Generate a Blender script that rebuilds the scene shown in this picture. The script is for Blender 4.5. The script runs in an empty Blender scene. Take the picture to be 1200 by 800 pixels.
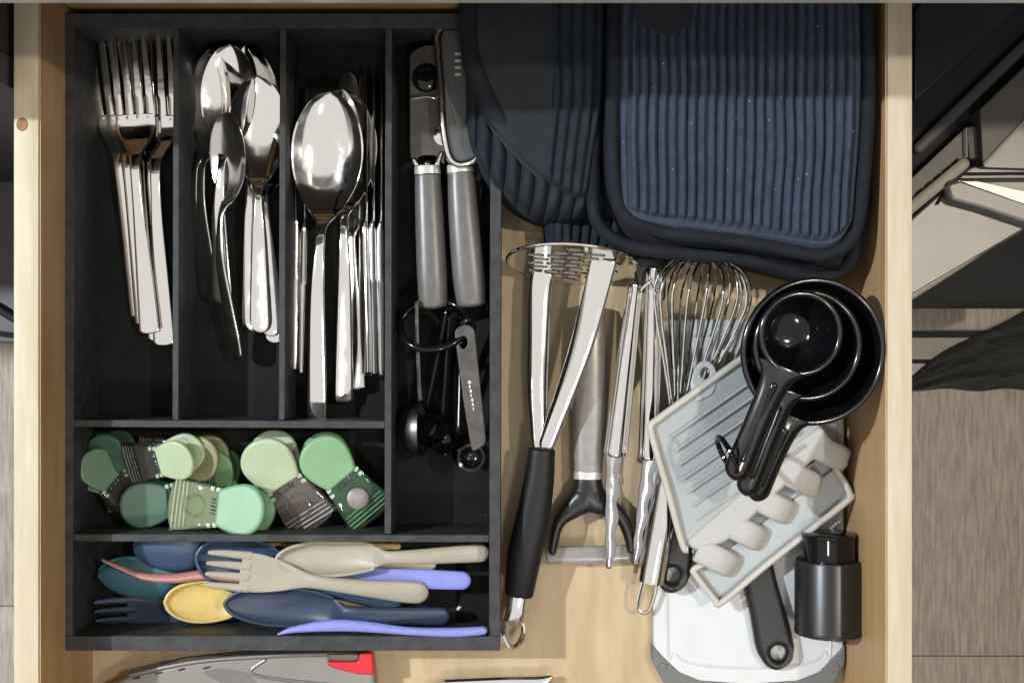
import bpy, math, random
from mathutils import Vector, Matrix, noise
random.seed(7)
S = bpy.context.scene
COL = S.collection
# ------------------------------------------------------------------ camera, light, exposure
H = 0.80            # camera height above the drawer bottom, metres
F = 1455.0          # focal length in photograph pixels (1200 wide)
cd = bpy.data.cameras.new('camera'); cam = bpy.data.objects.new('camera', cd); COL.objects.link(cam)
cam.location = (0, 0, H); cd.sensor_width = 36.0; cd.lens = 36.0 * F / 1200.0
cd.clip_start = 0.02; cd.clip_end = 60
S.camera = cam
W = bpy.data.worlds.new('World'); S.world = W; W.use_nodes = True
bg = W.node_tree.nodes['Background']; bg.inputs[0].default_value = (1.0, 0.97, 0.93, 1); bg.inputs[1].default_value = 0.88
def lamp(name, loc, power, color, radius):
    l = bpy.data.lights.new(name, 'POINT'); l.energy = power; l.color = color; l.shadow_soft_size = radius
    o = bpy.data.objects.new(name, l); COL.objects.link(o); o.location = loc
    return o
lamp('ceiling_or_fill_lamp', (-1.65, 0.50, 2.0), 268.0, (0.87, 0.94, 1.0), 0.03)
lamp('ceiling_or_fill_lamp', (0.95, 0.20, 2.0), 66.0, (1.0, 0.90, 0.75), 0.03)
lamp('ceiling_or_fill_lamp', (0.35, -1.05, 2.2), 40.0, (1.0, 0.95, 0.88), 0.12)  # added soft fill lamp, brightens the counter's front face
S.view_settings.view_transform = 'Standard'; S.view_settings.look = 'None'
S.view_settings.exposure = 0.0; S.view_settings.gamma = 1.0
S.render.engine = 'CYCLES'
S.cycles.use_denoising = True
S.cycles.max_bounces = 10; S.cycles.transparent_max_bounces = 16
S.cycles.caustics_reflective = False; S.cycles.sample_clamp_indirect = 4.0

# ------------------------------------------------------------------ helpers
def P(x, y, z=0.0):                 # photograph pixel + height in mm -> the point in the drawer
    s = (H - z * .001) / F
    return Vector(((x - 600) * s, (400 - y) * s, z * .001))
def sc(z): return (H - z * .001) / F
def bez(a, b, t): return a + (b - a) * t
def interp(tab, t):
    if t <= tab[0][0]: return tab[0][1]
    for (a, va), (b, vb) in zip(tab, tab[1:]):
        if t <= b:
            k = (t - a) / (b - a) if b > a else 0; k = k * k * (3 - 2 * k) if len(tab) > 2 else k
            return va + (vb - va) * k
    return tab[-1][1]
def herm(tab, t):
    n = len(tab); m = []
    for i in range(n):
        a, b = tab[max(0, i - 1)], tab[min(n - 1, i + 1)]; m.append((b[1] - a[1]) / (b[0] - a[0]))
    for i in range(n - 1):
        (x0, y0), (x1, y1) = tab[i], tab[i + 1]
        if t <= x1:
            h = x1 - x0; k = (t - x0) / h
            return (2*k**3 - 3*k*k + 1) * y0 + (k**3 - 2*k*k + k) * h * m[i] + (3*k*k - 2*k**3) * y1 + (k**3 - k*k) * h * m[i + 1]
    return tab[-1][1]
def cr(rows, t):                    # Catmull-Rom over rows, t in index units
    n = len(rows); i = min(int(t), n - 2); f = t - i
    p = [rows[max(0, min(n - 1, i + k))] for k in (-1, 0, 1, 2)]
    out = []
    for a, b, c, d in zip(*p):
        out.append(.5 * (2 * b + (c - a) * f + (2 * a - 5 * b + 4 * c - d) * f * f + (3 * b - a - 3 * c + d) * f ** 3))
    return out
def merge(*gs):
    V, Fc = [], []
    for v, f in gs:
        o = len(V); V += list(v); Fc += [tuple(i + o for i in q) for q in f]
    return V, Fc
def core(rows, n=16, p=2.0, dpw=2, r0=None, r1=None, step=8, closed=False):
    """rows: (x,y,z,half width,half thickness,dish,roll) in metres; a lofted body with rounded ends"""
    S_ = []; m = len(rows) - 1
    for i in range(m * step + 1): S_.append(cr(rows, i / step))
    L = [0.0]
    for a, b in zip(S_, S_[1:]): L.append(L[-1] + (Vector(b[:3]) - Vector(a[:3])).length)
    tot = L[-1]
    if r0 is None: r0 = rows[0][3]
    if r1 is None: r1 = rows[-1][3]
    fr = (0.0, .02, .07, .15, .28, .45, .65, .85)
    ss = set(round(x, 7) for x in L if r0 * .9 < x < tot - r1 * .9)
    if r0 > 0: ss |= set(round(r0 * f, 7) for f in fr)
    else: ss.add(0.0)
    if r1 > 0: ss |= set(round(tot - r1 * f, 7) for f in fr)
    else: ss.add(round(tot, 7))
    V, Fc = [], []
    pts = []
    for s in sorted(x for x in ss if -1e-9 <= x <= tot + 1e-6):
        j = 0
        while j < len(L) - 2 and L[j + 1] < s: j += 1
        k = (s - L[j]) / max(1e-9, L[j + 1] - L[j])
        row = [bez(a, b, k) for a, b in zip(S_[j], S_[j + 1])]
        mu = 1.0
        if r0 > 0 and s < r0: mu = min(mu, math.sqrt(max(0.0025, 1 - (1 - s / r0) ** 2)))
        if r1 > 0 and tot - s < r1: mu = min(mu, math.sqrt(max(0.0025, 1 - (1 - (tot - s) / r1) ** 2)))
        pts.append((row, mu))
    for i, (row, mu) in enumerate(pts):
        a = Vector(pts[max(0, i - 1)][0][:3]); b = Vector(pts[min(len(pts) - 1, i + 1)][0][:3])
        T = (b - a)
        T = T.normalized() if T.length > 1e-9 else Vector((1, 0, 0))
        sd = T.cross(Vector((0, 0, 1)))
        if sd.length < .05: sd = Vector((1, 0, 0))
        sd.normalize(); up = sd.cross(T).normalized()
        r = math.radians(row[6])
        sd, up = sd * math.cos(r) + up * math.sin(r), up * math.cos(r) - sd * math.sin(r)
        hw = row[3] * mu; ht = row[4] * (.35 + .65 * mu); c = Vector(row[:3])
        for q in range(n):
            an = 2 * math.pi * q / n
            cx, cz = math.cos(an), math.sin(an)
            ex = math.copysign(abs(cx) ** (2 / p), cx); ez = math.copysign(abs(cz) ** (2 / p), cz)
            V.append(c + sd * (ex * hw) + up * (ez * ht + row[5] * abs(mu * ex) ** dpw))
    k = len(pts)
    for i in range(k - 1):
        for q in range(n):
            r = (q + 1) % n
            Fc.append((i * n + q, i * n + r, (i + 1) * n + r, (i + 1) * n + q))
    Fc.append(tuple(range(n))[::-1]); Fc.append(tuple((k - 1) * n + q for q in range(n)))
    return V, Fc
def full(r): return tuple(r) + (0,) * (7 - len(r))
def px(rows, **k):                  # rows (x, y, z mm, half width px, half thickness mm, dish mm, roll)
    out = []
    for r in map(full, rows):
        v = P(*r[:3]); out.append((v.x, v.y, v.z, r[3] * sc(r[2]), r[4] * .001, r[5] * .001, r[6]))
    for e in ('r0', 'r1'):
        if k.get(e): k[e] = k[e] * sc(rows[0][2])
    return core(out, **k)
def mm(rows, **k):
    out = [tuple(x * .001 for x in full(r)[:6]) + (full(r)[6],) for r in rows]
    for e in ('r0', 'r1'):
        if k.get(e): k[e] *= .001
    return core(out, **k)
def tube(pts, r, n=8, closed=False, res=6):
    m = len(pts); out = []
    if closed:
        for i in range(m):
            p = [pts[(i + k) % m] for k in (-1, 0, 1, 2)]
            for j in range(res): out.append(Vector(cr([tuple(a) for a in p], 1 + j / res)))
    else:
        rows = [tuple(a) for a in pts]
        out = [Vector(cr(rows, i / res)) for i in range((m - 1) * res + 1)]
    V, Fc = [], []; k = len(out); ref = None
    for i in range(k):
        a = out[(i - 1) % k] if closed or i else out[0]; b = out[(i + 1) % k] if closed or i < k - 1 else out[-1]
        T = (b - a).normalized()
        if ref is None: ref = T.orthogonal().normalized()
        ref = (ref - T * ref.dot(T)).normalized(); bi = T.cross(ref)
        rr = r(i / (k - 1)) if callable(r) else r
        for q in range(n):
            an = 2 * math.pi * q / n; V.append(out[i] + ref * (math.cos(an) * rr) + bi * (math.sin(an) * rr))
    for i in range(k if closed else k - 1):
        j = (i + 1) % k
        for q in range(n): Fc.append((i * n + q, i * n + (q + 1) % n, j * n + (q + 1) % n, j * n + q))
    if not closed: Fc += [tuple(range(n))[::-1], tuple((k - 1) * n + q for q in range(n))]
    return V, Fc
def lathe(prof, seg=40, M=None):    # prof (r, z) metres
    V, Fc = [], []
    for r, z in prof:
        for q in range(seg):
            a = 2 * math.pi * q / seg; V.append(Vector((r * math.cos(a), r * math.sin(a), z)))
    for i in range(len(prof) - 1):
        for q in range(seg):
            r = (q + 1) % seg; Fc.append((i * seg + q, i * seg + r, (i + 1) * seg + r, (i + 1) * seg + q))
    Fc.append(tuple(range(seg))[::-1]); Fc.append(tuple((len(prof) - 1) * seg + q for q in range(seg)))
    if M is not None: V = [M @ v for v in V]
    return V, Fc
def roundpoly(poly, r, k=5):
    out = []; n = len(poly)
    for i in range(n):
        a, b, c = Vector(poly[i - 1]), Vector(poly[i]), Vector(poly[(i + 1) % n])
        d1 = (a - b); d2 = (c - b); rr = min(r, d1.length * .48, d2.length * .48)
        p1 = b + d1.normalized() * rr; p2 = b + d2.normalized() * rr
        for j in range(k + 1):
            t = j / k; out.append(p1 * (1 - t) ** 2 + b * 2 * t * (1 - t) + p2 * t * t)
    return [tuple(v) for v in out]
def plate(outer, holes, thick, bevel=0.0, z=0.0, M=None, res=2):   # flat cut plate with holes, metres
    cu = bpy.data.curves.new('tmp', 'CURVE'); cu.dimensions = '2D'; cu.fill_mode = 'BOTH'
    for poly in [outer] + list(holes):
        sp = cu.splines.new('POLY'); sp.points.add(len(poly) - 1)
        for p_, c in zip(sp.points, poly): p_.co = (c[0], c[1], 0, 1)
        sp.use_cyclic_u = True
    cu.extrude = max(1e-6, thick / 2 - bevel); cu.bevel_depth = bevel; cu.bevel_resolution = res
    cu.offset = -bevel
    o = bpy.data.objects.new('tmp', cu); COL.objects.link(o)
    dg = bpy.context.evaluated_depsgraph_get(); dg.update()
    me = bpy.data.meshes.new_from_object(o.evaluated_get(dg))
    V = [v.co + Vector((0, 0, z)) for v in me.vertices]; Fc = [tuple(f.vertices) for f in me.polygons]
    bpy.data.objects.remove(o); bpy.data.curves.remove(cu); bpy.data.meshes.remove(me)
    if M is not None: V = [M @ v for v in V]
    return V, Fc
def ppoly(pts, z): return [tuple(P(x, y, z).xy) for x, y in pts]
def slab(pts, z0, z1, bevel=.6, holes=(), r=0):      # pixel outline seen at height z1, straight sides down to z0 (mm)
    o = ppoly(pts, z1)
    if r: o = roundpoly(o, r * .001)
    hs = [ppoly(h, z1) for h in holes]
    return plate(o, hs, (z1 - z0) * .001, bevel * .001, (z0 + z1) * .0005)
def circ(x, y, r, n=20, ry=None): return [(x + r * math.cos(2 * math.pi * i / n), y + (ry or r) * math.sin(2 * math.pi * i / n)) for i in range(n)]
def box(x0, x1, y0, y1, z0, z1):
    V = [Vector((x, y, z)) for x in (x0, x1) for y in (y0, y1) for z in (z0, z1)]
    return V, [(0, 1, 3, 2), (4, 6, 7, 5), (0, 4, 5, 1), (2, 3, 7, 6), (0, 2, 6, 4), (1, 5, 7, 3)]
def xf(g, M): return [M @ v for v in g[0]], g[1]

def tag(o, label, cat, group=None):
    o['label'] = label; o['category'] = cat
    if group: o['group'] = group
    return o
def thing(name, label, cat, loc=(0, 0, 0), M=None, group=None):
    o = bpy.data.objects.new(name, None); COL.objects.link(o); o.empty_display_size = .01
    if M is not None: o.matrix_world = M
    else: o.location = loc
    o['org'] = 1
    return tag(o, label, cat, group)
SHARP = {'table_fork': 20, 'lobed_edge': 60}
def ob(name, g, mat, parent=None, local=False, smooth=True, bev=0.0):
    V, Fc = g
    base = Vector((0, 0, 0))
    if not local:
        q = parent
        if q is None:
            base = sum(V, Vector()) / len(V); base.z = min(v.z for v in V)
        while q is not None: base += q.location; q = q.parent
    me = bpy.data.meshes.new(name)
    me.from_pydata([tuple(v - base) for v in V], [], Fc); me.update()
    sharp = math.radians(SHARP.get(name, 38))
    import bmesh
    bm = bmesh.new(); bm.from_mesh(me)
    bmesh.ops.recalc_face_normals(bm, faces=bm.faces)
    if bev: bmesh.ops.bevel(bm, geom=bm.edges[:], offset=bev, segments=2, affect='EDGES', profile=.6)
    for e in bm.edges:
        if len(e.link_faces) == 2 and e.calc_face_angle(0) > sharp: e.smooth = False
    for f in bm.faces: f.smooth = smooth
    bm.to_mesh(me); bm.free()
    me.materials.append(mat)
    o = bpy.data.objects.new(name, me); COL.objects.link(o)
    if parent is not None: o.parent = parent
    elif not local: o.location = base
    return o
def struct(o): o['kind'] = 'structure'; return o
def aim(tip, tail, L, roll=0, pitch=0):   # matrix putting local x from tip (px,px,mm) to tail
    a, b = P(*tip), P(*tail); d = b - a; k = d.length / L
    X = d.normalized(); Y = Vector((0, 0, 1)).cross(X).normalized(); Z = X.cross(Y)
    R = Matrix((X, Y, Z)).transposed().to_4x4()
    return Matrix.Translation(a) @ R @ Matrix.Rotation(math.radians(roll), 4, 'X') @ Matrix.Scale(k, 4)

# ------------------------------------------------------------------ materials
def mat(name, col, rough=.5, metal=0.0, var=0.0, vscale=40, vstretch=(1, 1, 1), bump=0.0, bscale=300, bstretch=(1, 1, 1), spec=.5, col2=None, rvar=0.0, coat=0, sss=0, sheen=0, specks=0, fine=0, fscale=160, fstretch=(5, .25, 1)):
    m = bpy.data.materials.new(name); m.use_nodes = True; nt = m.node_tree; b = nt.nodes['Principled BSDF']
    b.inputs['Base Color'].default_value = (*col, 1); b.inputs['Roughness'].default_value = rough
    b.inputs['Metallic'].default_value = metal; b.inputs['Specular IOR Level'].default_value = spec
    if coat: b.inputs['Coat Weight'].default_value = coat; b.inputs['Coat Roughness'].default_value = .1
    if sheen: b.inputs['Sheen Weight'].default_value = sheen; b.inputs['Sheen Roughness'].default_value = .4
    if sss:
        b.inputs['Subsurface Weight'].default_value = sss; b.inputs['Subsurface Scale'].default_value = .004
    tc = nt.nodes.new('ShaderNodeTexCoord')
    def nz(scale, stretch, detail=5):
        mp = nt.nodes.new('ShaderNodeMapping'); mp.inputs['Scale'].default_value = stretch
        n = nt.nodes.new('ShaderNodeTexNoise'); n.inputs['Scale'].default_value = scale; n.inputs['Detail'].default_value = detail
        n.inputs['Roughness'].default_value = .6
        nt.links.new(tc.outputs['Object'], mp.inputs[0]); nt.links.new(mp.outputs[0], n.inputs['Vector']); return n
    if var or col2:
        n = nz(vscale, vstretch); r = nt.nodes.new('ShaderNodeValToRGB')
        c2 = col2 or tuple(c * (1 - var) for c in col); c1 = col if col2 else tuple(min(1, c * (1 + var)) for c in col)
        r.color_ramp.elements[0].position = .36; r.color_ramp.elements[1].position = .66
        r.color_ramp.elements[0].color = (*c2, 1); r.color_ramp.elements[1].color = (*c1, 1)
        nt.links.new(n.outputs['Fac'], r.inputs[0]); nt.links.new(r.outputs[0], b.inputs['Base Color'])
    if fine:
        n = nz(fscale, fstretch, 6); r = nt.nodes.new('ShaderNodeValToRGB')
        r.color_ramp.elements[0].position = .38; r.color_ramp.elements[1].position = .56
        k_ = 1 - fine; r.color_ramp.elements[0].color = (k_, k_ * .95, k_ * .9, 1); r.color_ramp.elements[1].color = (1, 1, 1, 1)
        mx = nt.nodes.new('ShaderNodeMixRGB'); mx.blend_type = 'MULTIPLY'; mx.inputs[0].default_value = 1
        src = b.inputs['Base Color'].links[0].from_socket
        nt.links.new(src, mx.inputs[1]); nt.links.new(r.outputs[0], mx.inputs[2]); nt.links.new(mx.outputs[0], b.inputs['Base Color'])
    if specks:
        n = nz(430, (1, 1, 1), 1); mr = nt.nodes.new('ShaderNodeMapRange'); mr.inputs[1].default_value = specks; mr.inputs[2].default_value = specks + .02
        mx = nt.nodes.new('ShaderNodeMixRGB'); mx.inputs[2].default_value = (.32, .32, .33, 1)
        lk = b.inputs['Base Color'].links; src = lk[0].from_socket if lk else None
        nt.links.new(n.outputs['Fac'], mr.inputs[0]); nt.links.new(mr.outputs[0], mx.inputs[0])
        if src: nt.links.new(src, mx.inputs[1])
        else: mx.inputs[1].default_value = (*col, 1)
        nt.links.new(mx.outputs[0], b.inputs['Base Color'])
    if rvar:
        n = nz(vscale * 1.7, vstretch); mr = nt.nodes.new('ShaderNodeMapRange')
        mr.inputs[1].default_value = .3; mr.inputs[2].default_value = .7
        mr.inputs[3].default_value = max(.02, rough - rvar); mr.inputs[4].default_value = rough + rvar
        nt.links.new(n.outputs['Fac'], mr.inputs[0]); nt.links.new(mr.outputs[0], b.inputs['Roughness'])
    if bump:
        n = nz(bscale, bstretch, 3); bp = nt.nodes.new('ShaderNodeBump'); bp.inputs['Strength'].default_value = bump
        bp.inputs['Distance'].default_value = .0006
        nt.links.new(n.outputs['Fac'], bp.inputs['Height']); nt.links.new(bp.outputs[0], b.inputs['Normal'])
    return m
def clear(name, tint, gloss=.06, rough=.06, fac=1.0):
    m = bpy.data.materials.new(name); m.use_nodes = True; nt = m.node_tree; nt.nodes.remove(nt.nodes['Principled BSDF'])
    out = nt.nodes['Material Output']; t = nt.nodes.new('ShaderNodeBsdfTransparent'); t.inputs[0].default_value = (*tint, 1)
    g = nt.nodes.new('ShaderNodeBsdfGlossy'); g.inputs['Roughness'].default_value = rough
    d = nt.nodes.new('ShaderNodeBsdfDiffuse'); d.inputs[0].default_value = (*[c * .8 for c in tint], 1)
    m0 = nt.nodes.new('ShaderNodeMixShader'); m0.inputs[0].default_value = gloss
    fr = nt.nodes.new('ShaderNodeFresnel'); fr.inputs[0].default_value = 1.5
    mx = nt.nodes.new('ShaderNodeMixShader')
    nt.links.new(t.outputs[0], m0.inputs[1]); nt.links.new(d.outputs[0], m0.inputs[2])
    nt.links.new(fr.outputs[0], mx.inputs[0]); nt.links.new(m0.outputs[0], mx.inputs[1]); nt.links.new(g.outputs[0], mx.inputs[2])
    nt.links.new(mx.outputs[0], out.inputs[0]); return m
birch_edge = mat('birch_edge', (.58, .515, .39), .5, col2=(.50, .425, .295), vscale=14, vstretch=(14, 1.2, 4), fine=.22, fscale=90, fstretch=(6, .3, 6), bump=.15, bscale=120, bstretch=(8, 1, 8))
birch_side = mat('birch_side', (.53, .345, .175), .5, col2=(.43, .27, .125), vscale=10, vstretch=(3, 1, 16), fine=.25, fscale=60, fstretch=(3, .35, 8), bump=.15, bscale=90, bstretch=(4, 1, 10))
birch_floor = mat('birch_floor', (.51, .40, .25), .45, col2=(.41, .31, .18), vscale=9, vstretch=(7, 1.4, 1), fine=.20, fscale=55, fstretch=(7, .45, 1), bump=.1, bscale=120, bstretch=(8, 1, 1))
knot_brown = mat('knot_brown', (.25, .11, .035), .6, var=.3, vscale=300)
black_wood = mat('black_wood', (.012, .0132, .0128), .6, col2=(.007, .0078, .0075), vscale=60, vstretch=(1, 1, 1), bump=.2, bscale=400, bstretch=(1, .5, .5), spec=.12, specks=.80)
black_wood_edge = mat('black_wood_edge', (.040, .041, .043), .6, col2=(.019, .020, .021), vscale=160, vstretch=(.6, .6, 1), bump=.5, bscale=500, spec=.4)
steel = mat('polished_steel', (.80, .785, .76), .07, 1.0, bump=.15, bscale=45, bstretch=(1, 1, 1), rvar=.06, vscale=60)
steel_satin = mat('satin_steel', (.64, .63, .61), .18, 1.0, rvar=.07, vscale=80, bump=.06, bscale=500, bstretch=(.1, 1, 1))
steel_tip = mat('dark_tip_steel', (.36, .36, .38), .16, 1.0, bump=.3, bscale=120)  # darker grey steel for the scalloped tong tips
steel_dark = mat('dull_steel', (.16, .155, .15), .35, 1.0, rvar=.1, vscale=90)
grey_lacquer = mat('grey_lacquer', (.27, .255, .24), .33, .25, var=.08, vscale=200, bump=.05, bscale=900)
head_grey = mat('opener_head_grey', (.07, .064, .056), .4, .35, var=.2, vscale=120)
opener_grey = mat('opener_grey_lacquer', (.125, .12, .115), .36, .1, var=.1, vscale=200, bump=.05, bscale=900)
black_plastic = mat('black_plastic', (.005, .005, .006), .10, spec=.35, var=.2, vscale=60, rvar=.03)
black_gloss = mat('black_gloss_plastic', (.006, .006, .007), .16, spec=.7)
black_matte = mat('black_matte_plastic', (.012, .012, .013), .32, spec=.4, bump=.06, bscale=1500)
black_rubber = mat('black_rubber', (.010, .0105, .011), .45, spec=.25, bump=.2, bscale=1200)
navy_quilt = mat('navy_quilt', (.048, .061, .094), .85, col2=(.036, .046, .072), vscale=120, bump=.7, bscale=1300, sheen=.02, spec=.12, specks=.77)
slate_quilt = mat('slate_quilt', (.023, .030, .039), .85, col2=(.016, .022, .029), vscale=120, bump=.7, bscale=1300, sheen=.02, spec=.12)
navy_cuff = mat('navy_cuff', (.022, .025, .031), .85, var=.15, vscale=60, bump=.6, bscale=1500, sheen=.08, spec=.2)
navy_bind = mat('navy_binding', (.011, .013, .018), .8, var=.2, vscale=80, bump=.6, bscale=1500, sheen=.02, spec=.2)
white_board = mat('white_board', (.55, .57, .59), .4, bump=.15, bscale=700, var=.03, vscale=50)
grey_rubber = mat('grey_rubber', (.13, .135, .135), .6, bump=.2, bscale=900)
silicone = mat('pale_grey_silicone', (.36, .385, .395), .5, sss=.15, var=.03, vscale=50, bump=.1, bscale=900)
silicone_lobe = mat('pale_silicone_lobe', (.42, .42, .41), .5, sss=.15, var=.03, vscale=50)
silicone_rim = mat('pale_silicone_rim', (.46, .445, .405), .5, sss=.15, var=.03, vscale=50)
counter_white = mat('counter_white', (.86, .85, .82), .35, var=.05, vscale=60)
vinyl = mat('grey_brown_vinyl', (.70, .61, .53), .55, col2=(.44, .365, .305), vscale=32, vstretch=(8, .8, 1), fine=.6, fscale=60, fstretch=(6, .5, 1), bump=.4, bscale=60, bstretch=(8, .7, 1))
navy_panel = mat('dark_navy_panel', (.014, .017, .022), .45, var=.3, vscale=9)
dark_grey_panel = mat('dark_grey_panel', (.06, .06, .062), .5, var=.1, vscale=20)
oven_grey = mat('oven_grey_paint', (.115, .105, .092), .5, .3, var=.08, vscale=60)
oven_silver = mat('oven_silver', (.19, .185, .178), .42, .6, bump=.05, bscale=700, var=.04, vscale=30)
highlight_metal = mat('highlight_metal', (.46, .455, .44), .35, .4)  # paler metal for the highlight painted on the oven handle
oven_bright = mat('oven_bright_metal', (.62, .61, .59), .3, .5)
pure_black = mat('black_gap', (.006, .006, .007), .7)
towel_dark = mat('dark_towel', (.040, .042, .040), .95, var=.35, vscale=60, vstretch=(1, 4, 1), bump=.9, bscale=500, sheen=.1)
beige_trim = mat('beige_trim', (.36, .32, .27), .5, var=.06, vscale=40)
def plastic(name, c, r=.45): return mat(name, c, r, var=.05, vscale=70, bump=.08, bscale=1100, sss=.04)
p_beige = plastic('beige_plastic', (.35, .32, .25)); p_navy = plastic('slate_navy_plastic', (.035, .068, .125)); p_navy2 = plastic('ink_navy_plastic', (.024, .040, .075))
p_yellow = plastic('yellow_plastic', (.56, .42, .13)); p_pink = plastic('pink_plastic', (.50, .23, .21)); p_teal = plastic('teal_plastic', (.04, .115, .15))
p_lav = plastic('lavender_plastic', (.20, .23, .58)); p_wood = mat('bamboo', (.50, .36, .14), .5, var=.15, vscale=60, vstretch=(1, 10, 10)); p_cream = plastic('cream_plastic', (.56, .49, .36))
g_pale = plastic('pale_green_plastic', (.38, .47, .30)); g_mid = plastic('leaf_green_plastic', (.20, .38, .20)); g_mint = plastic('mint_green_plastic', (.17, .34, .19))
g_dark = plastic('deep_green_plastic', (.055, .125, .085)); g_sage = plastic('sage_green_plastic', (.12, .20, .13)); g_forest = plastic('forest_green_plastic', (.045, .10, .07)); g_olive = plastic('olive_green_plastic', (.20, .21, .11))
cl_clear = clear('clear_acrylic', (.88, .84, .80), .07, rough=.03); cl_green = clear('green_clear_acrylic', (.45, .74, .50), .08, rough=.03); cl_smoke = clear('smoky_clear_acrylic', (.66, .66, .62), .05, rough=.03)
cl_tan = clear('greenish_clear_acrylic', (.78, .86, .64), .17, rough=.03); cl_hinge = mat('frosted_hinge_plastic', (.32, .42, .32), .2, spec=.8)
rib_of = {cl_clear: clear('clear_rib', (.85, .84, .80), .55), cl_green: clear('green_rib', (.30, .62, .36), .6), cl_smoke: clear('smoky_rib', (.6, .6, .56), .35), cl_tan: clear('greenish_rib', (.80, .86, .66), .7)}
magnet_grey = mat('grey_magnet', (.24, .22, .22), .5, .3, var=.1, vscale=200)
red_plastic = mat('red_plastic', (.58, .012, .022), .35, var=.05)
guard_grey = mat('smoky_grey_plastic', (.21, .20, .185), .35, var=.06, vscale=50, bump=.05, bscale=500)
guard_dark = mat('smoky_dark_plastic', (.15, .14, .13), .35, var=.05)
ink_white = mat('white_print', (.75, .75, .74), .5)
blade_clear = clear('frosted_blade_cover', (.62, .60, .56), gloss=.45, rough=.2)

# ------------------------------------------------------------------ the setting
FZ = -750.0
floor = struct(ob('floor', box(-1.6, 1.6, -1.4, 1.0, -.775, -.7545), vinyl))
xs = [-1.05, -.83, -.61, -.39, -.17, .05, .27, .487, .70, .92]
for i, (a, b) in enumerate(zip(xs, xs[1:])):
    cuts = [-1.2, -.95 + .21 * (i % 3), P(0, 768, FZ).y if i >= 6 else -.2 - .13 * (i % 2), .15 + .1 * (i % 3), .6]
    for c, d in zip(cuts, cuts[1:]):
        k = random.uniform(-.0005, .0005)
        pl = ob('plank', box(a + .0007, b - .0007, c + .0007, d - .0007, -.754, -.75 + k), vinyl, floor, bev=.0006)
counter = struct(ob('countertop', box(-1.4, 1.4, .1650, .62, .19, .23), counter_white, bev=.004))
upper = struct(ob('upper_dark_blocker', box(-1.8, 1.8, .42, .72, .62, 1.32), navy_panel, bev=.002))  # unseen dark box, added for contrast in the steel reflections
struct(ob('unseen_back_wall', box(-2.2, 2.2, .70, .74, .231, 2.4), counter_white))  # unseen wall, added with the dark boxes for the reflections
struct(ob('tall_dark_blocker', box(1.20, 1.80, -2.0, .60, -.75, 1.55), navy_panel, bev=.002))  # unseen, added to darken the right side of reflections
struct(ob('opposite_dark_blocker', box(-2.4, 1.19, -2.2, -1.65, -.75, 1.60), navy_panel, bev=.002))  # unseen, added to block low ambient light from the front
struct(ob('side_wall', box(-2.5, -2.45, -1.6, .69, -.75, 1.5), oven_grey))  # unseen, added to block low ambient light from the left
# dark cabinet fronts either side of the drawer opening
cab = thing('base_cabinet', 'dark navy kitchen cabinet front behind the left drawer side, under the worktop', 'cabinet', P(-60, 120, -300))
ob('front_panel', box(-.75, -.2965, .145, .163, -.58, .186), navy_panel, cab, bev=.001)
ob('carcass_side', box(-.302, -.2868, .1635, .60, -.70, .186), navy_panel, cab)
ob('front_stile', box(-.2964, -.2868, .145, .163, -.58, .186), navy_panel, cab)
ob('carcass_back', box(-.2866, 1.4, .601, .615, -.75, .186), navy_panel, cab)
ob('kick_board', box(-.75, -.2965, .19, .205, -.75, -.581), pure_black, cab)
# grey appliance door hanging open low on the left
dl = thing('appliance_door', 'dark grey open appliance door low down at the left edge of the drawer', 'appliance door', P(-40, 300, -330))
ob('door_panel', slab([(-160, 186), (60, 186), (60, 402), (-160, 402)], -360, -330, 2), dark_grey_panel, dl)
ob('handle_bar', px([(-150, 330, -322, 5, 4), (-40, 345, -322, 5, 4), (15, 372, -322, 5, 4), (50, 392, -322, 5, 4)], n=10), pure_black, dl)
ob('lower_trim', px([(-150, 372, -326, 3, 3), (10, 392, -326, 3, 3), (50, 398, -326, 3, 3)], n=8), pure_black, dl)

# drawer
dr = thing('drawer_box', 'pale birch kitchen drawer pulled out from under the worktop', 'drawer', (-.02, 0, -.012))
xl, xr = P(45, 0, 90).x, P(1040, 0, 90).x
sl = ob('side_panel', box(xl - .0142, xl, -.30, .2030, -.012, .09), birch_edge, dr, bev=.0008)
sr = ob('side_panel', box(xr, xr + .0142, -.30, .2030, -.012, .09), birch_edge, dr, bev=.0008)
ob('back_panel', box(xl + .0002, xr - .0002, .2035, .2165, -.012, .088), birch_side, dr, bev=.0008)
ob('front_panel', box(xl - .03, xr + .03, -.32, -.3003, -.03, .13), birch_side, dr, bev=.001)
ob('bottom_board', box(xl + .0003, xr - .0003, -.2998, .2028, -.010, 0.0), birch_floor, dr)
# inner faces of the sides show long-grain wood, the rims the lighter edge
for a in (xl + .0001, xr - .0009):
    ob('inner_face', box(a, a + .0008, -.2996, .2026, .0004, .0888), birch_side, dr)
kn = P(26, 146, 90); ob('wood_knot', lathe([(.0001, .0), (.0034, .0), (.0030, .0004), (.0001, .0005)], 14, Matrix.Translation(kn) @ Matrix.Scale(1.15, 4, (0, 1, 0))), knot_brown, dr)

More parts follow.
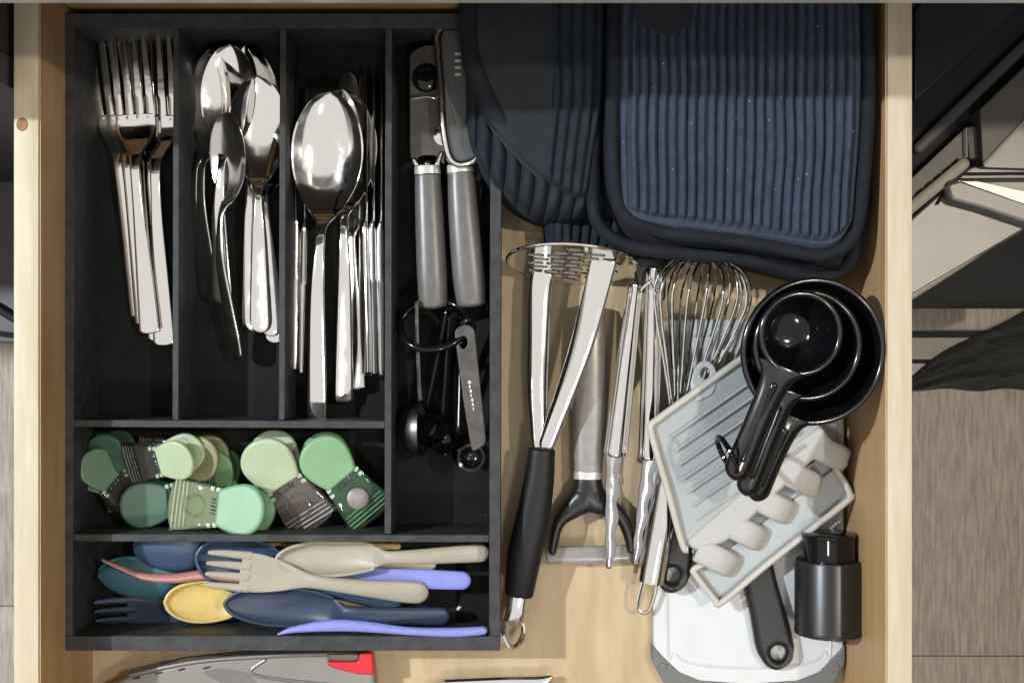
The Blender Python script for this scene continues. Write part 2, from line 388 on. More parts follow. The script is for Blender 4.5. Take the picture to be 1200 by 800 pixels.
# ------------------------------------------------------------------ cutlery tray
TR = 50
ct = thing('cutlery_tray', 'black stained wooden cutlery tray with six compartments in the drawer', 'cutlery tray', P(330, 400, 0))
ob('base_board', slab([(76, 20), (584, 20), (582, 757), (73, 757)], 47.5, 49.9, .2), black_wood, None) if False else None
pts = [tuple(P(x, y, TR).xy) for x, y in [(77, 22), (583, 22), (581, 756), (74, 756)]]
ob('base_board', plate(pts, [], .004, .0003, .0025), black_wood, ct)
def wall(name, quad, z1=TR, z0=4.6):
    g = slab(quad, z0, z1, .35); o = ob(name, g, black_wood_edge, ct); return o
wall('side_wall', [(75.5, 33.3), (88, 33.3), (85, 744.7), (69, 744.7)])
wall('side_wall', [(575, 33.3), (588, 33.3), (586, 744.7), (573, 744.7)])
wall('end_wall', [(75.5, 16), (588, 16), (588, 33), (75.5, 33)])
wall('end_wall', [(69, 745), (586, 745), (586, 762), (69, 762)])
wall('divider', [(451.5, 33.3), (459.5, 33.3), (458.5, 625.2), (450.5, 625.2)], TR - .6)
wall('divider', [(85.8, 491.8), (450.7, 493.3), (450.7, 501.8), (85.8, 500)], TR - .6)
wall('divider', [(85.6, 625.5), (572.8, 626.5), (572.8, 635), (85.6, 634)], TR - .3)
wall('divider', [(203, 33.3), (210, 33.3), (209, 491.8), (202, 491.8)], TR - 1.2)
wall('divider', [(328, 33.3), (335.5, 33.3), (333.5, 491.8), (326.5, 491.8)], TR - 1.2)

# ------------------------------------------------------------------ steel cutlery
def fork_geo(L=192):
    body = mm([(48, 0, 2.6, 12.6, 1.0, .4), (56, 0, 1.6, 13, 1.0, .6), (64, 0, 2.6, 10.8, 1.0, .6), (72, 0, 6.0, 6.6, 1.1, .3), (79, 0, 9, 3.9, 1.3), (90, 0, 10, 3.2, 1.6),
               (115, 0, 8.5, 3.6, 1.5), (145, 0, 5.5, 4.9, 1.4), (172, 0, 3, 6.0, 1.3), (L, 0, 1.6, 6.6, 1.2)], n=24, p=4.5, r0=1.5, r1=3)
    tn = []
    for k in range(4):
        y = -10.2 + 6.8 * k
        tn.append(mm([(0, y * .93, 7.2, 1.1, .6), (14, y * .97, 5.4, 1.75, .8), (30, y, 3.8, 2.2, .9), (52, y, 2.4, 2.6, .9)], n=12, p=9, r0=1.4, r1=0))
    return merge(body, *tn)
fg = fork_geo()
fgrp = 'steel table forks in the tray'
fl = [((127, 53, 6), (165, 372, 6), 'polished table fork lowest and furthest left in its stack'),
      ((141, 50, 10), (171, 381, 9), 'polished table fork second from the left in its stack'),
      ((154, 47, 20), (176, 391, 17), 'polished table fork crossing on top of the fork stack, handle widest in view'),
      ((173, 46, 8), (186, 400, 6), 'polished table fork under the right half of the fork stack'),
      ((183, 45, 13), (193, 405, 11), 'polished table fork against the first divider, handle reaching lowest')]
f0 = ob('table_fork', fg, steel, None, local=True)
for i, (a, b, lab) in enumerate(fl):
    o = f0 if i == 0 else f0.copy()
    if i: COL.objects.link(o)
    o.matrix_world = aim(a, b, .192); tag(o, lab, 'fork', fgrp)

def spoon_geo(L, B, Wd, D, nw, ew, t=.7, ht=1.2, arch=9, neck=5, tail=0, p_=3.0, n=28, square=False, kid=False):
    c_ = .5 if kid else .47; e_ = .64 if kid else .57
    us = (0.0, .002, .008, .02, .04, .07, .11, .17, .25, .34, .43, .52, .61, .70, .79, .87, .94, .985 if not kid else .97)
    prof = []; dp = []
    for u in us:
        w = math.sqrt(max(.0004, 1 - (1 - u / c_) ** 2)) if u < c_ else math.sqrt(max(.0, 1 - ((u - c_) / e_) ** 2)) ** (1.25 if not kid else 1.15)
        prof.append((u, w)); dp.append(max(0.02, 1 - ((u - .48) / .52) ** 2) ** .75)
    rows = []
    for (u, w), d in zip(prof, dp): rows.append((u * B, 0, -D * d + (neck * max(0, u - .8) * 2), Wd * w, t, D * d))
    hl = L - B
    rows += [(B * 1.05, 0, neck, nw * 1.2, (t + ht) * .6, 0), (B + hl * .12, 0, arch * .85, nw, ht, 0), (B + hl * .35, 0, arch, nw * .6 + ew * .4, ht, 0),
             (B + hl * .65, 0, arch * .55 + tail * .3, nw * .25 + ew * .75, ht, 0), (B + hl * .88, 0, arch * .15 + tail * .8, ew, ht, 0), (L, 0, tail, ew, ht, 0)]
    return mm(rows, n=n, p=p_, r0=0, r1=(ew * .9 if not square else 2), step=4, dpw=3.2 if kid else 2)
tg = spoon_geo(164, 68, 18.5, 7.5, 2.5, 6.6)
t0 = ob('dessert_spoon', tg, steel, None, local=True)
sgrp = 'steel dessert spoons in the tray'
for i, (a, b, r, lab) in enumerate([
    ((240, 62, 20), (241, 352, 8), 40, 'dessert spoon on its side, leftmost of the nested spoons'),
    ((246, 57, 24), (250, 356, 12), 34, 'dessert spoon nested second from the left, bowl rim showing as a thin line'),
    ((269, 51, 33), (260, 357, 17), 10, 'dessert spoon with open bowl facing up at the top left of the spoon compartment'),
    ((287, 52, 14), (298, 388, 8), -14, 'dessert spoon half hidden behind the two open bowls'),
    ((301, 88, 33), (306, 390, 20), -10, 'dessert spoon lying on top with bright bowl near the second divider'),
    ((302, 96, 16), (319, 394, 12), -8, 'dessert spoon under the bright bowl by the second divider'),
    ((303, 100, 11), (323, 402, 7), -4, 'dessert spoon lowest under the bright bowl, handle end reaching furthest down')]):
    o = t0 if i == 0 else t0.copy()
    if i: COL.objects.link(o)
    o.matrix_world = aim(a, b, .164, r); tag(o, lab, 'spoon', sgrp)
o = ob('teaspoon', spoon_geo(154, 56, 17, 6, 2.4, 6.2), steel_satin, None, local=True)
o.matrix_world = aim((264, 131, 42), (277, 422, 22), .154, 38); tag(o, 'narrow teaspoon turned on edge across the front of the other spoons', 'spoon')
sv = spoon_geo(206, 79, 22.5, 9, 2.9, 6.2, t=.8, ht=1.4, arch=12, neck=6, square=True)
o = ob('serving_spoon', sv, steel, None, local=True)
o.matrix_world = aim((386, 106, 38), (371, 495, 25), .206, 3); tag(o, 'large serving spoon with mirror bowl lying on top in the third compartment', 'spoon', 'serving spoons')
o2 = o.copy(); COL.objects.link(o2); o2.matrix_world = aim((401, 103, 28), (403, 472, 14), .206, -12); tag(o2, 'large serving spoon underneath the mirror bowl, its rim showing at the right', 'spoon', 'serving spoons')
def knife_geo(L=205):
    return merge(mm([(0, 1.5, 0, 3.5, .5), (10, 1, 0, 7.5, .6), (30, .5, 0, 9.2, .7), (75, 0, 0, 9.0, .8), (98, 0, 0, 7.5, 1.0), (104, 0, 0, 5.2, 2.0), (110, 0, 0, 4.6, 2.8), (135, 0, 0, 5.6, 3.0), (170, 0, 0, 7, 2.6), (L, 0, 0, 7.8, 2.2)], n=16, p=3, r1=3))
k0 = ob('table_knife', knife_geo(), steel_satin, None, local=True)
kgrp = 'steel table knives in the tray'
for i, (a, b, r, lab) in enumerate([
    ((349, 80, 14), (346, 436, 14), 86, 'table knife on edge against the second divider'),
    ((360, 92, 14), (353, 440, 14), 80, 'table knife on edge just left of the big spoon handle'),
    ((405, 84, 9), (416, 458, 12), 20, 'table knife lying flat right of the big spoon handle'),
    ((424, 82, 17), (428, 440, 16), 64, 'table knife on edge, first of three at the right of the big spoon'),
    ((434, 82, 18), (436, 441, 17), 68, 'table knife on edge, middle of three at the right of the big spoon'),
    ((444, 80, 18), (445, 443, 17), 72, 'table knife on edge, nearest the third divider')]):
    o = k0 if i == 0 else k0.copy()
    if i: COL.objects.link(o)
    o.matrix_world = aim(a, b, .205, r); tag(o, lab, 'knife', kgrp)

# ------------------------------------------------------------------ can opener
co = thing('can_opener', 'can opener with two grey handles and a steel turning key', 'can opener', P(515, 250, 6))
ob('handle', px([(501, 205, 30, 15, 8), (503, 250, 30, 16.5, 9), (506, 320, 30, 17.5, 9), (508, 362, 29, 16.5, 8)], n=22, p=2.6, r0=2, r1=5), opener_grey, co)
ob('handle', px([(540, 202, 33, 15.5, 8), (543, 250, 33, 17.5, 9), (549, 320, 32, 19, 9), (553, 360, 31, 17, 8)], n=22, p=2.6, r0=2, r1=5), opener_grey, co)
ob('ferrule', px([(500.5, 195, 30, 15.2, 8.3), (501, 206, 30, 15.6, 8.6)], n=22, p=2.6, r0=1, r1=1), oven_bright, co)
ob('ferrule', px([(539, 193, 33, 15.6, 8.3), (540, 204, 33, 16, 8.6)], n=22, p=2.6, r0=1, r1=1), oven_bright, co)
ob('cutter_plate', slab([(480, 62), (500, 52), (520, 56), (522, 150), (521, 196), (513, 182), (491, 182), (484, 194), (480, 180)], 26, 29, .5, r=4), head_grey, co)
ob('blade_wheel', lathe([(.0005, 0), (.0085, 0), (.0090, .0012), (.0070, .0030), (.0030, .0036), (.0005, .0036)], 26, Matrix.Translation(P(500, 92, 29))), black_plastic, co)
ob('plate_band', slab([(481, 112), (500, 109), (514, 113), (514, 117), (500, 114), (481, 117)], 29, 30.5, .3), steel, co)
ob('pivot_screw', px([(501, 188, 31, 5, 3), (501, 198, 31, 6, 3)], n=12), steel_dark, co)
ob('feed_wheel', lathe([(.0005, 0), (.0062, 0), (.0062, .003), (.0040, .004), (.0040, .007), (.0005, .0075)], 18, Matrix.Translation(P(520, 160, 29))), steel, co)
ob('turning_key', slab([(514, 42), (524, 28), (545, 27), (560, 40), (562, 180), (545, 194), (526, 188), (519, 150)], 37, 42, 1.6, r=5), dark_grey_panel, co)
ob('key_rim', tube([P(x, y, 42) for x, y in [(514, 60), (514, 42), (524, 28), (545, 27), (560, 40), (561, 110), (562, 176), (545, 192), (528, 186), (520, 150), (517, 100)]], .0026, 10, True, 5), steel, co)
ob('key_inlay', slab([(523, 50), (530, 38), (546, 38), (553, 50), (553, 120), (543, 150), (535, 150), (527, 120)], 42, 42.6, .2, r=3), dark_grey_panel, co)
for j in range(4):
    ob('engraved_mark', slab([(533, 62 + j * 8), (540, 62 + j * 8), (540, 65 + j * 8), (533, 65 + j * 8)], 42.6, 42.9, .05), oven_bright, co)
ob('frame_arm', px([(484, 184, 28, 4, 1.5), (489, 196, 28, 4, 1.5)], n=10), steel, co)
ob('frame_arm', px([(519, 176, 28, 4, 1.5), (511, 196, 28, 4, 1.5)], n=10), steel, co)

# ------------------------------------------------------------------ measuring spoons on a ring
rg = [P(508 + 40 * math.cos(a) + 3 * math.sin(a), 381 + 28 * math.sin(a) - 5 * math.cos(a), 38 + 9 * math.sin(a)) for a in [2 * math.pi * i / 12 for i in range(12)]]
tag(ob('key_ring', tube(rg, .0023, 10, True), black_plastic), 'black wire ring holding the measuring spoons together', 'ring')
def cupmesh(r, depth, t=.0012):
    pr = [(r * .05, -depth)] + [(r * math.sin(a), -depth * math.cos(a)) for a in [math.pi / 2 * i / 8 for i in range(1, 9)]] + [(r + .0006, .0004)]
    pr += [((r - t) * math.sin(a), -(depth - t) * math.cos(a)) for a in [math.pi / 2 * (8 - i) / 8 for i in range(0, 8)]] + [(r * .05, -(depth - t))]
    return pr
ms = thing('measuring_spoon', 'steel measuring spoon turned on edge, round bowl facing sideways', 'measuring spoon', P(488, 440, 6))
ob('handle', px([(489, 352, 34, 3.2, 7), (490, 400, 34, 3.2, 7), (493, 470, 32, 3.4, 7)], n=12, p=3), steel_satin, ms)
M = Matrix.Translation(P(494, 503, 26)) @ Matrix.Rotation(math.radians(84), 4, 'Y') @ Matrix.Scale(1, 4)
ob('bowl', lathe(cupmesh(.0172, .0145), 30, M), steel_dark, ms)
mgrp = 'black measuring spoons on the ring'
for (rows, bx, by, bz, br, lab) in [
    ([(527, 360, 40, 8, 1.6, 0, 60), (515, 420, 33, 7, 1.5, 0, 65), (501, 480, 26, 6, 1.5, 0, 70)], 505, 505, 24, .0105, 'black measuring spoon nearest the steel one, turned on edge'),
    ([(533, 366, 42, 9, 1.6, 0, 40), (527, 430, 32, 8, 1.6, 0, 50), (522, 488, 24, 7, 1.5, 0, 55)], 522, 516, 22, .0095, 'black measuring spoon in the middle of the ring set'),
    ([(548, 372, 40, 11, 1.6, 0, 20), (545, 440, 32, 9, 1.6, 0, 24), (541, 510, 25, 8, 1.6, 0, 20)], 541, 530, 22, .0075, 'black measuring spoon mostly hidden beneath the top worn one')]:
    t = thing('measuring_spoon', lab, 'measuring spoon', P(bx, by, 6), group=mgrp)
    ob('handle', px(rows, n=12, p=3), black_plastic, t)
    ob('bowl', lathe(cupmesh(br, .009), 26, Matrix.Translation(P(bx, by, bz)) @ Matrix.Rotation(math.radians(35), 4, 'Y')), black_plastic, t)
worn = mat('worn_grey_brown', (.075, .066, .062), .5, .25, var=.25, vscale=120)
t = thing('measuring_spoon', 'black measuring spoon on top with a worn grey brown handle and small white marks', 'measuring spoon', P(552, 460, 6))
hg = ppoly([(532, 386), (545, 379), (556, 384), (570, 520), (553, 531), (543, 470)], 46)
ob('handle', plate(roundpoly(hg, .004), [ppoly(circ(543, 401, 4.8, 16, 7.5), 46)], .0024, .0007, .045), worn, t)
ob('bowl', lathe(cupmesh(.0080, .007), 30, Matrix.Translation(P(552, 536, 45)) @ Matrix.Rotation(math.radians(5), 4, 'Y')), black_plastic, t)
for j in range(7):
    yy = 446 + j * 5.2; xx = 548.5 + j * .95; w = [3, 1.6, 2.2, 1.2, 2, 1.4, 1][j]
    ob('printed_mark', slab([(xx, yy), (xx + w, yy), (xx + w + .3, yy + 3.4), (xx + .3, yy + 3.4)], 46.2, 46.45, .04), ink_white, t)

# ------------------------------------------------------------------ bag clips
def clip(a, b, padm, jawm, lab, roll=0, mag=None, grp='plastic bag clips in the tray', spread=1.0):
    t = thing('bag_clip', lab, 'bag clip', M=aim(a, b, .062, roll), group=grp)
    for s in (1, -1):
        wfn = lambda x: 15.0 * math.sqrt(max(0, 1 - ((14 - x) / 14) ** 2)) if x < 14 else 15.0 - 4.8 * ((x - 14) / 17) ** 1.7
        xs_ = [14 - 14 * math.cos(math.pi / 2 * q / 12) for q in range(13)] + [16, 18, 20, 22, 24, 26, 28, 29.5, 30.6, 31]
        ws_ = [wfn(x) for x in xs_]; ws_[-2] -= .5; ws_[-1] -= 1.6
        egg = [(x * .001, w * .001) for x, w in zip(xs_, ws_)] + [(x * .001, -w * .001) for x, w in zip(xs_[:0:-1], ws_[:0:-1])]
        Mp_ = Matrix.Translation((.031, 0, s * .0046)) @ Matrix.Rotation(s * math.radians(10.5 * spread), 4, 'Y') @ Matrix.Translation((-.031, 0, 0))
        ob('grip_pad', plate(egg, [], .0046, .0019, 0, Mp_, res=4), padm, t, local=True)
        rb = [tube([Vector((x * .001, -w * .001, s * z * .001)), Vector((x * .001, 0, s * (z + .5) * .001)), Vector((x * .001, w * .001, s * z * .001))], .00042, 6, res=3) for x, w, z in ((50.5, 13.2, 3.8), (53, 13.6, 3.4), (55.5, 14.0, 3.1), (58, 14.2, 2.7))]
        j = ob('jaw', mm([(30, 0, s * 4.6, 11.5, .9), (40, 0, s * 4.6, 12.4, .9), (52, 0, s * 3.0, 14.8, .9), (62, 0, s * .9, 15.6, .8)], n=20, p=6, r0=1, r1=6), jawm, t, local=True)
        [ob('jaw_rib', q_, rib_of[jawm], j, local=True) for q_ in rb]
        for e in (1, -1):
            ob('jaw_edge', mm([(31, 11 * e, s * 2.6, .9, 2.2), (46, 13.2 * e, s * 2.4, .9, 2), (60, 15.2 * e, s * .8, .7, .8)], n=8), jawm, j, local=True)
    for x, y in ((31, 10.2), (31, -10.2), (34.5, 10.6), (34.5, -10.6)):
        ob('hinge_lug', xf(box(-.0012, .0012, -.0014, .0014, -.0045, .0042), Matrix.Translation((x * .001, y * .001, .0022))), cl_hinge, t, local=True, bev=.0004)
    coil = [Vector(((33 + 2.6 * math.cos(q * .9)) * .001, (-5 + q * .29) * .001, (3.0 + 2.6 * math.sin(q * .9)) * .001)) for q in range(36)]
    ob('spring', tube(coil, .00042, 6, res=2), steel_dark, t, local=True)
    if mag is None:
        ob('recess_ring', tube([Vector(((45 + 6.3 * math.cos(q)) * .001, 6.3 * math.sin(q) * .001, .0058)) for q in [i * math.pi / 6 for i in range(12)]], .0005, 6, True, 3), jawm, t, local=True)
    else:
        ob('magnet', lathe([(.0002, 0), (.0064, 0), (.0064, .0018), (.0056, .0024), (.0002, .0025)], 28, Matrix.Translation((.045, 0, .0052))), mag, t, local=True)
    return t
clip((93, 535, 26), (166, 596, 12), g_sage, cl_smoke, 'sage green bag clip tilted against the left wall of the tray', roll=-34)
clip((126, 505, 16), (150, 600, 15), g_forest, cl_smoke, 'very dark green bag clip behind the sage green one', roll=16)
clip((145, 592, 20), (256, 580, 20), g_dark, cl_green, 'deep green bag clip lying under the mint one', roll=4)
clip((264, 536, 25), (160, 537, 18), g_olive, cl_smoke, 'olive bag clip peeking out below the cream green pad', roll=0)
clip((234, 532, 41), (146, 543, 27), g_pale, cl_smoke, 'pale green bag clip facing left with smoky clear jaw', roll=-14, spread=.8)
clip((254, 525, 10), (262, 622, 10), g_mid, cl_green, 'green clear bag clip buried beneath the middle of the pile', roll=10)
clip((318, 600, 37), (198, 589, 30), g_mint, cl_tan, 'mint green bag clip with wide ribbed clear jaw pointing left', roll=8)
clip((300, 512, 28), (372, 617, 20), g_pale, cl_clear, 'palest green bag clip with colourless jaw, centre of the row', roll=7)
clip((362, 514, 28), (440, 607, 20), g_mid, cl_green, 'leaf green bag clip with round grey magnet, rightmost of the clips', roll=-6, mag=magnet_grey)

# ------------------------------------------------------------------ children's plastic cutlery
def single(name, g, m, lab, cat, grp=None): return tag(ob(name, g, m), lab, cat, grp)
kg = 'plastic toddler cutlery in the tray'
def kid_spoon(a, b, L, B, Wd, m, lab, roll=0, D=7, ew=7, nw=4, name='toddler_spoon'):
    g = spoon_geo(L, B, Wd, D, nw, ew, t=1.1, ht=2.6, arch=6, neck=3, p_=2.2, kid=True)
    us = [.96, .88, .78, .66, .52, .38, .26, .16, .085, .03, .004]
    wf = lambda u: math.sqrt(max(.0004, 1 - (1 - u / .5) ** 2)) if u < .5 else math.sqrt(max(0, 1 - ((u - .5) / .64) ** 2)) ** 1.15
    hf = lambda u: 3 * max(0, u - .8) * 2
    pr = [Vector((u * B, Wd * wf(u), hf(u) + .3)) * .001 for u in us] + [Vector((-.3, 0, .3)) * .001] + [Vector((u * B, -Wd * wf(u), hf(u) + .3)) * .001 for u in us[::-1]]
    o = ob(name, g, m, None, local=True)
    ob('rim', tube(pr, .0011, 8, res=3), m, o, local=True); o.matrix_world = aim(a, b, L * .001, roll); return tag(o, lab, 'spoon', kg)
single('bamboo_stick', px([(192, 639, 12, 2, 1.5), (300, 638.5, 12, 3.2, 2), (470, 640, 14, 4, 2)], n=10), p_wood, 'yellow bamboo stick along the divider above the toddler cutlery', 'stick')
kid_spoon((158, 640, 26), (330, 668, 12), 90, 44, 16, p_navy, 'slate blue toddler spoon tipped over with its back showing, left of the round blue bowl', roll=-150, ew=5)
kid_spoon((117, 672, 17), (345, 700, 14), 120, 50, 15, p_teal, 'teal toddler spoon lying under the pink fork', roll=-155)
def kid_fork(a, b, L, m, lab, roll=0, hw=11.5, bl=54, name='toddler_fork'):
    body = mm([(20, 0, 3, hw * .96, 1.4, .9), (30, 0, 1.6, hw, 1.5, 1.5), (44, 0, 1.6, hw * .8, 1.6, 1.2), (58, 0, 3.6, 5.4, 2.2, .2), (70, 0, 5.5, 4.2, 2.6), (95, 0, 5, 5.2, 2.8), (118, 0, 2.6, 6.8, 2.6), (L, 0, 0, 6.6, 2.2)], n=18, p=2.4, r0=2)
    tn = [mm([(0, y * .97, 6, hw * .10, 1.0), (10, y, 4.6, hw * .175, 1.1), (26, y, 3.0, hw * .22, 1.3)], n=10, r1=0) for y in [-hw * .84 + hw * .56 * k for k in range(4)]]
    o = ob(name, merge(body, *tn), m, None, local=True); o.matrix_world = aim(a, b, L * .001, roll); return tag(o, lab, 'fork', kg)
kid_fork((113, 718, 13), (345, 714, 6), 128, p_navy2, 'dark blue toddler fork face down in the lower left corner', roll=8)
single('toddler_fork', px([(119, 655, 36, 1.2, 2), (140, 664, 34, 2.6, 3), (170, 675, 31, 4.2, 4), (205, 677, 28, 5.6, 5), (245, 673, 25, 5.8, 5), (300, 680, 20, 5, 4), (345, 686, 16, 5, 4)], n=14, r0=1), p_pink, 'pink toddler fork standing on its side above the yellow spoon', 'fork', kg)
kid_spoon((231, 650, 31), (470, 706, 14), 132, 58, 17, p_navy, 'slate blue toddler spoon with round bowl behind the beige fork', D=8, nw=4, ew=6.5)
single('toddler_knife', px([(340, 650, 14, 4, 2), (430, 661, 19, 6, 2), (511, 661, 22, 6, 2)], n=12), p_cream, 'cream toddler handle just below the big beige spoon', 'cutlery handle', kg)
single('toddler_knife', px([(330, 655, 20, 9, 2), (420, 673, 24, 11, 2.2), (500, 678, 25, 11.5, 2.4), (552, 680, 24, 10.5, 2.2)], n=16, p=2.8), p_lav, 'lavender toddler knife handle with squared round end', 'knife', kg)
kid_spoon((194, 705, 27), (444, 704, 6), 134, 44, 12.6, p_yellow, 'yellow toddler spoon with oval bowl', D=5, nw=4, ew=4)
kid_spoon((264, 707, 35), (527, 722, 25), 138, 68, 12, p_navy2, 'ink blue toddler spoon with long deep bowl', D=6, nw=4.5, ew=5.6, roll=4)
kid_fork((243, 662, 38), (502, 695, 27), 134, p_beige, 'beige toddler fork with four tines lying over the blue spoons', hw=12, roll=6)
kid_spoon((324, 656, 38), (573, 647, 31), 130, 62, 10.6, p_beige, 'beige toddler spoon lying on top along the divider', D=7, nw=4, ew=5.6)
single('toddler_knife', px([(325, 743, 52.5, 1, 1), (345, 737, 53, 4, 2), (390, 732.5, 53, 7, 2.4), (430, 734, 53, 6.4, 2.4), (480, 739, 53, 4.8, 2.2), (530, 740.5, 53, 5.6, 2.4), (571, 738, 52.6, 5, 2)], n=16, r0=1), p_lav, 'lavender toddler knife on its side along the front wall of the tray', 'knife', kg)

cr_ = P(538, 712, 5); V0, F0 = lathe([(.0001, 0), (.0009, .0002), (.0011, .0007), (.0006, .0011), (.0001, .0012)], 9, Matrix.Translation(cr_) @ Matrix.Scale(1.5, 4, (.7, .7, 0)))
single('crumb', ([v + Vector((random.uniform(-.0002, .0002), random.uniform(-.0002, .0002), 0)) for v in V0], F0), ink_white, 'tiny white crumb on the tray floor right of the ink blue spoon', 'crumb')
# ------------------------------------------------------------------ oven mitts and pot holders
def pad(XL, XR, ytop, YB, zt, zb, ribs, ribh, border, NU=None, NV=70, zref=None, wr=.8, slope=0, edge=14, seed=0):
    NU = NU or max(30, ribs * 9); V, Fc = [], []
    zref = zref or zt
    for j in range(NV + 1):
        v = 1 - (1 - j / NV) ** 1.35
        for i in range(NU + 1):
            u = i / NU; yb = herm(YB, u); y = ytop + (yb - ytop) * v
            a, b = herm(XL, v), herm(XR, v); x = a + (b - a) * u
            wob = 2.6 * noise.noise(Vector((x * .006 + 9, y * .011 + seed, 2))) * min(1, (u * 8), (1 - u) * 8)
            d = min((x - a), (b - x), (yb - y))
            e = max(0.0, min(1.0, d / edge))
            h = math.sqrt(max(0, 1 - (1 - e) ** 2))
            z = zb + (zt + slope * v - zb) * h
            if border:
                z -= 1.3 * math.exp(-((d - border) / 2.2) ** 2)
                if d < border: z += .7 * math.sin(math.pi * max(0, min(1, d / border)))
            uu = (x - a - border) / max(1, (b - a - 2 * border))
            if d > border and ribs:
                ph = uu * ribs; s = abs(math.sin(math.pi * ph))
                f = min(1, (d - border) / 5)
                z += ribh * f * (s ** .7 - .10 * math.exp(-((ph % 1 - .5) / .07) ** 2))
            w = noise.noise(Vector((x * .012 + seed, y * .014, 0))); z += wr * w * e
            p = P(x + wob, y, zref); V.append(Vector((p.x, p.y, z * .001)))
    n = NU + 1
    for j in range(NV):
        for i in range(NU): Fc.append((j * n + i, j * n + i + 1, (j + 1) * n + i + 1, (j + 1) * n + i))
    return V, Fc
def piping(pts, r): return tube([P(*p) for p in pts], r, 10, res=6)
# pot holders, bottom first
ph = thing('pot_holder', 'ribbed dark pot holder at the bottom of the pile, behind the masher head', 'pot holder', P(690, 200, 2))
ob('quilted_panel', pad([(0, 610), (1, 640)], [(0, 880), (1, 760)], -60, [(0, 292), (.3, 302), (.8, 306), (1, 300)], 34, 4, 12, 3, 0, zref=34), slate_quilt, ph)
ph = thing('pot_holder', 'dark blue pot holder in mid pile, its padded edge showing above the whisk', 'pot holder', P(850, 150, 25))
ob('quilted_panel', pad([(0, 712), (.6, 694), (.85, 700), (1, 722)], [(0, 1022), (.7, 1016), (1, 1000)], -60, [(0, 245), (.05, 277), (.16, 296), (.5, 306), (.75, 322), (.9, 330), (.97, 318), (1, 296)], 68, 20, 0, 0, 10, zref=68, edge=20), navy_bind, ph)
ob('piping', piping([(712, -60, 64), (698, 120, 64), (695, 225, 64), (703, 265, 63), (735, 288, 63), (800, 297, 63), (870, 303, 63), (930, 320, 62), (970, 326, 62), (1000, 300, 62), (1015, 230, 62)], .0042), navy_bind, ph)
ph = thing('pot_holder', 'large ribbed blue pot holder lying on top, square with dark bound edge', 'pot holder', P(870, 140, 63))
ob('quilted_panel', pad([(0, 724), (.5, 719), (1, 720)], [(0, 1015), (.55, 1018), (1, 1008)], -60, [(0, 215), (.025, 243), (.07, 262), (.15, 271), (.3, 277), (.6, 288), (.78, 297), (.86, 298), (.92, 289), (.97, 264), (1, 228)], 88, 60, 23, 4.6, 17, zref=88, NU=330, NV=60, edge=16, wr=3.2), navy_quilt, ph)
ob('binding', piping([(720, -60, 85), (718, 80, 85), (717, 160, 85), (720, 220, 85), (734, 254, 85), (775, 271, 84), (860, 281, 84), (930, 294, 84), (965, 299, 84), (995, 283, 84), (1008, 240, 84), (1016, 150, 85), (1017, 60, 85), (1016, -60, 85)], .0040), navy_bind, ph)
ob('hanging_loop', slab([(742, -30), (812, -30), (812, 26), (786, 42), (776, 41), (742, 24)], 91.5, 93.5, .6, r=3), navy_cuff, ph)
# mitt
mt = thing('oven_mitt', 'dark oven mitt with smooth cuff panel folded over ribbed quilting', 'oven mitt', P(630, 120, 25))
ob('quilted_hand', pad([(0, 539), (1, 541)], [(0, 712), (.8, 712), (1, 698)], -60, [(0, 120), (.06, 172), (.16, 206), (.3, 232), (.48, 252), (.68, 260), (.88, 260), (1, 246)], 56, 14, 10, 6, 0, zref=56, edge=20, wr=2), slate_quilt, mt)
ob('ribbed_flap', pad([(0, 640), (.7, 642), (1, 634)], [(0, 716), (.6, 710), (1, 690)], -60, [(0, 208), (.3, 220), (.75, 232), (1, 226)], 67, 56, 5, 3.2, 0, zref=67, edge=9), slate_quilt, mt)
ob('cuff_panel', pad([(0, 544), (1, 549)], [(0, 656), (.8, 655), (1, 648)], -60, [(0, 88), (.12, 122), (.28, 150), (.52, 178), (.82, 206), (1, 212)], 70, 56, 0, 0, 0, zref=70, edge=10, wr=5, seed=4), navy_cuff, mt)
ob('piping', piping([(549, -60, 66), (550, 30, 67), (556, 80, 67), (572, 122, 66), (596, 156, 64)], .0062), navy_bind, mt)

# ------------------------------------------------------------------ potato masher
pm = thing('potato_masher', 'steel potato masher with slotted head and long black handle beside the tray', 'potato masher', P(640, 520, 0))
Rm = .0395; holes = []
for r in range(9):
    yy = -.032 + r * .008
    half = math.sqrt(max(0, (Rm - .007) ** 2 - yy ** 2)); c = -half + .004
    xs_ = [-.033, -.022, -.011, 0, .011, .022, .033]
    for x in xs_:
        x += .0030 * (r % 2)
        if abs(x) + .005 < half: holes.append([(x + a * .0044, yy + b * .0026) for a, b in ((-1, -.5), (-.8, -1), (.8, -1), (1, -.5), (1, .5), (.8, 1), (-.8, 1), (-1, .5))])
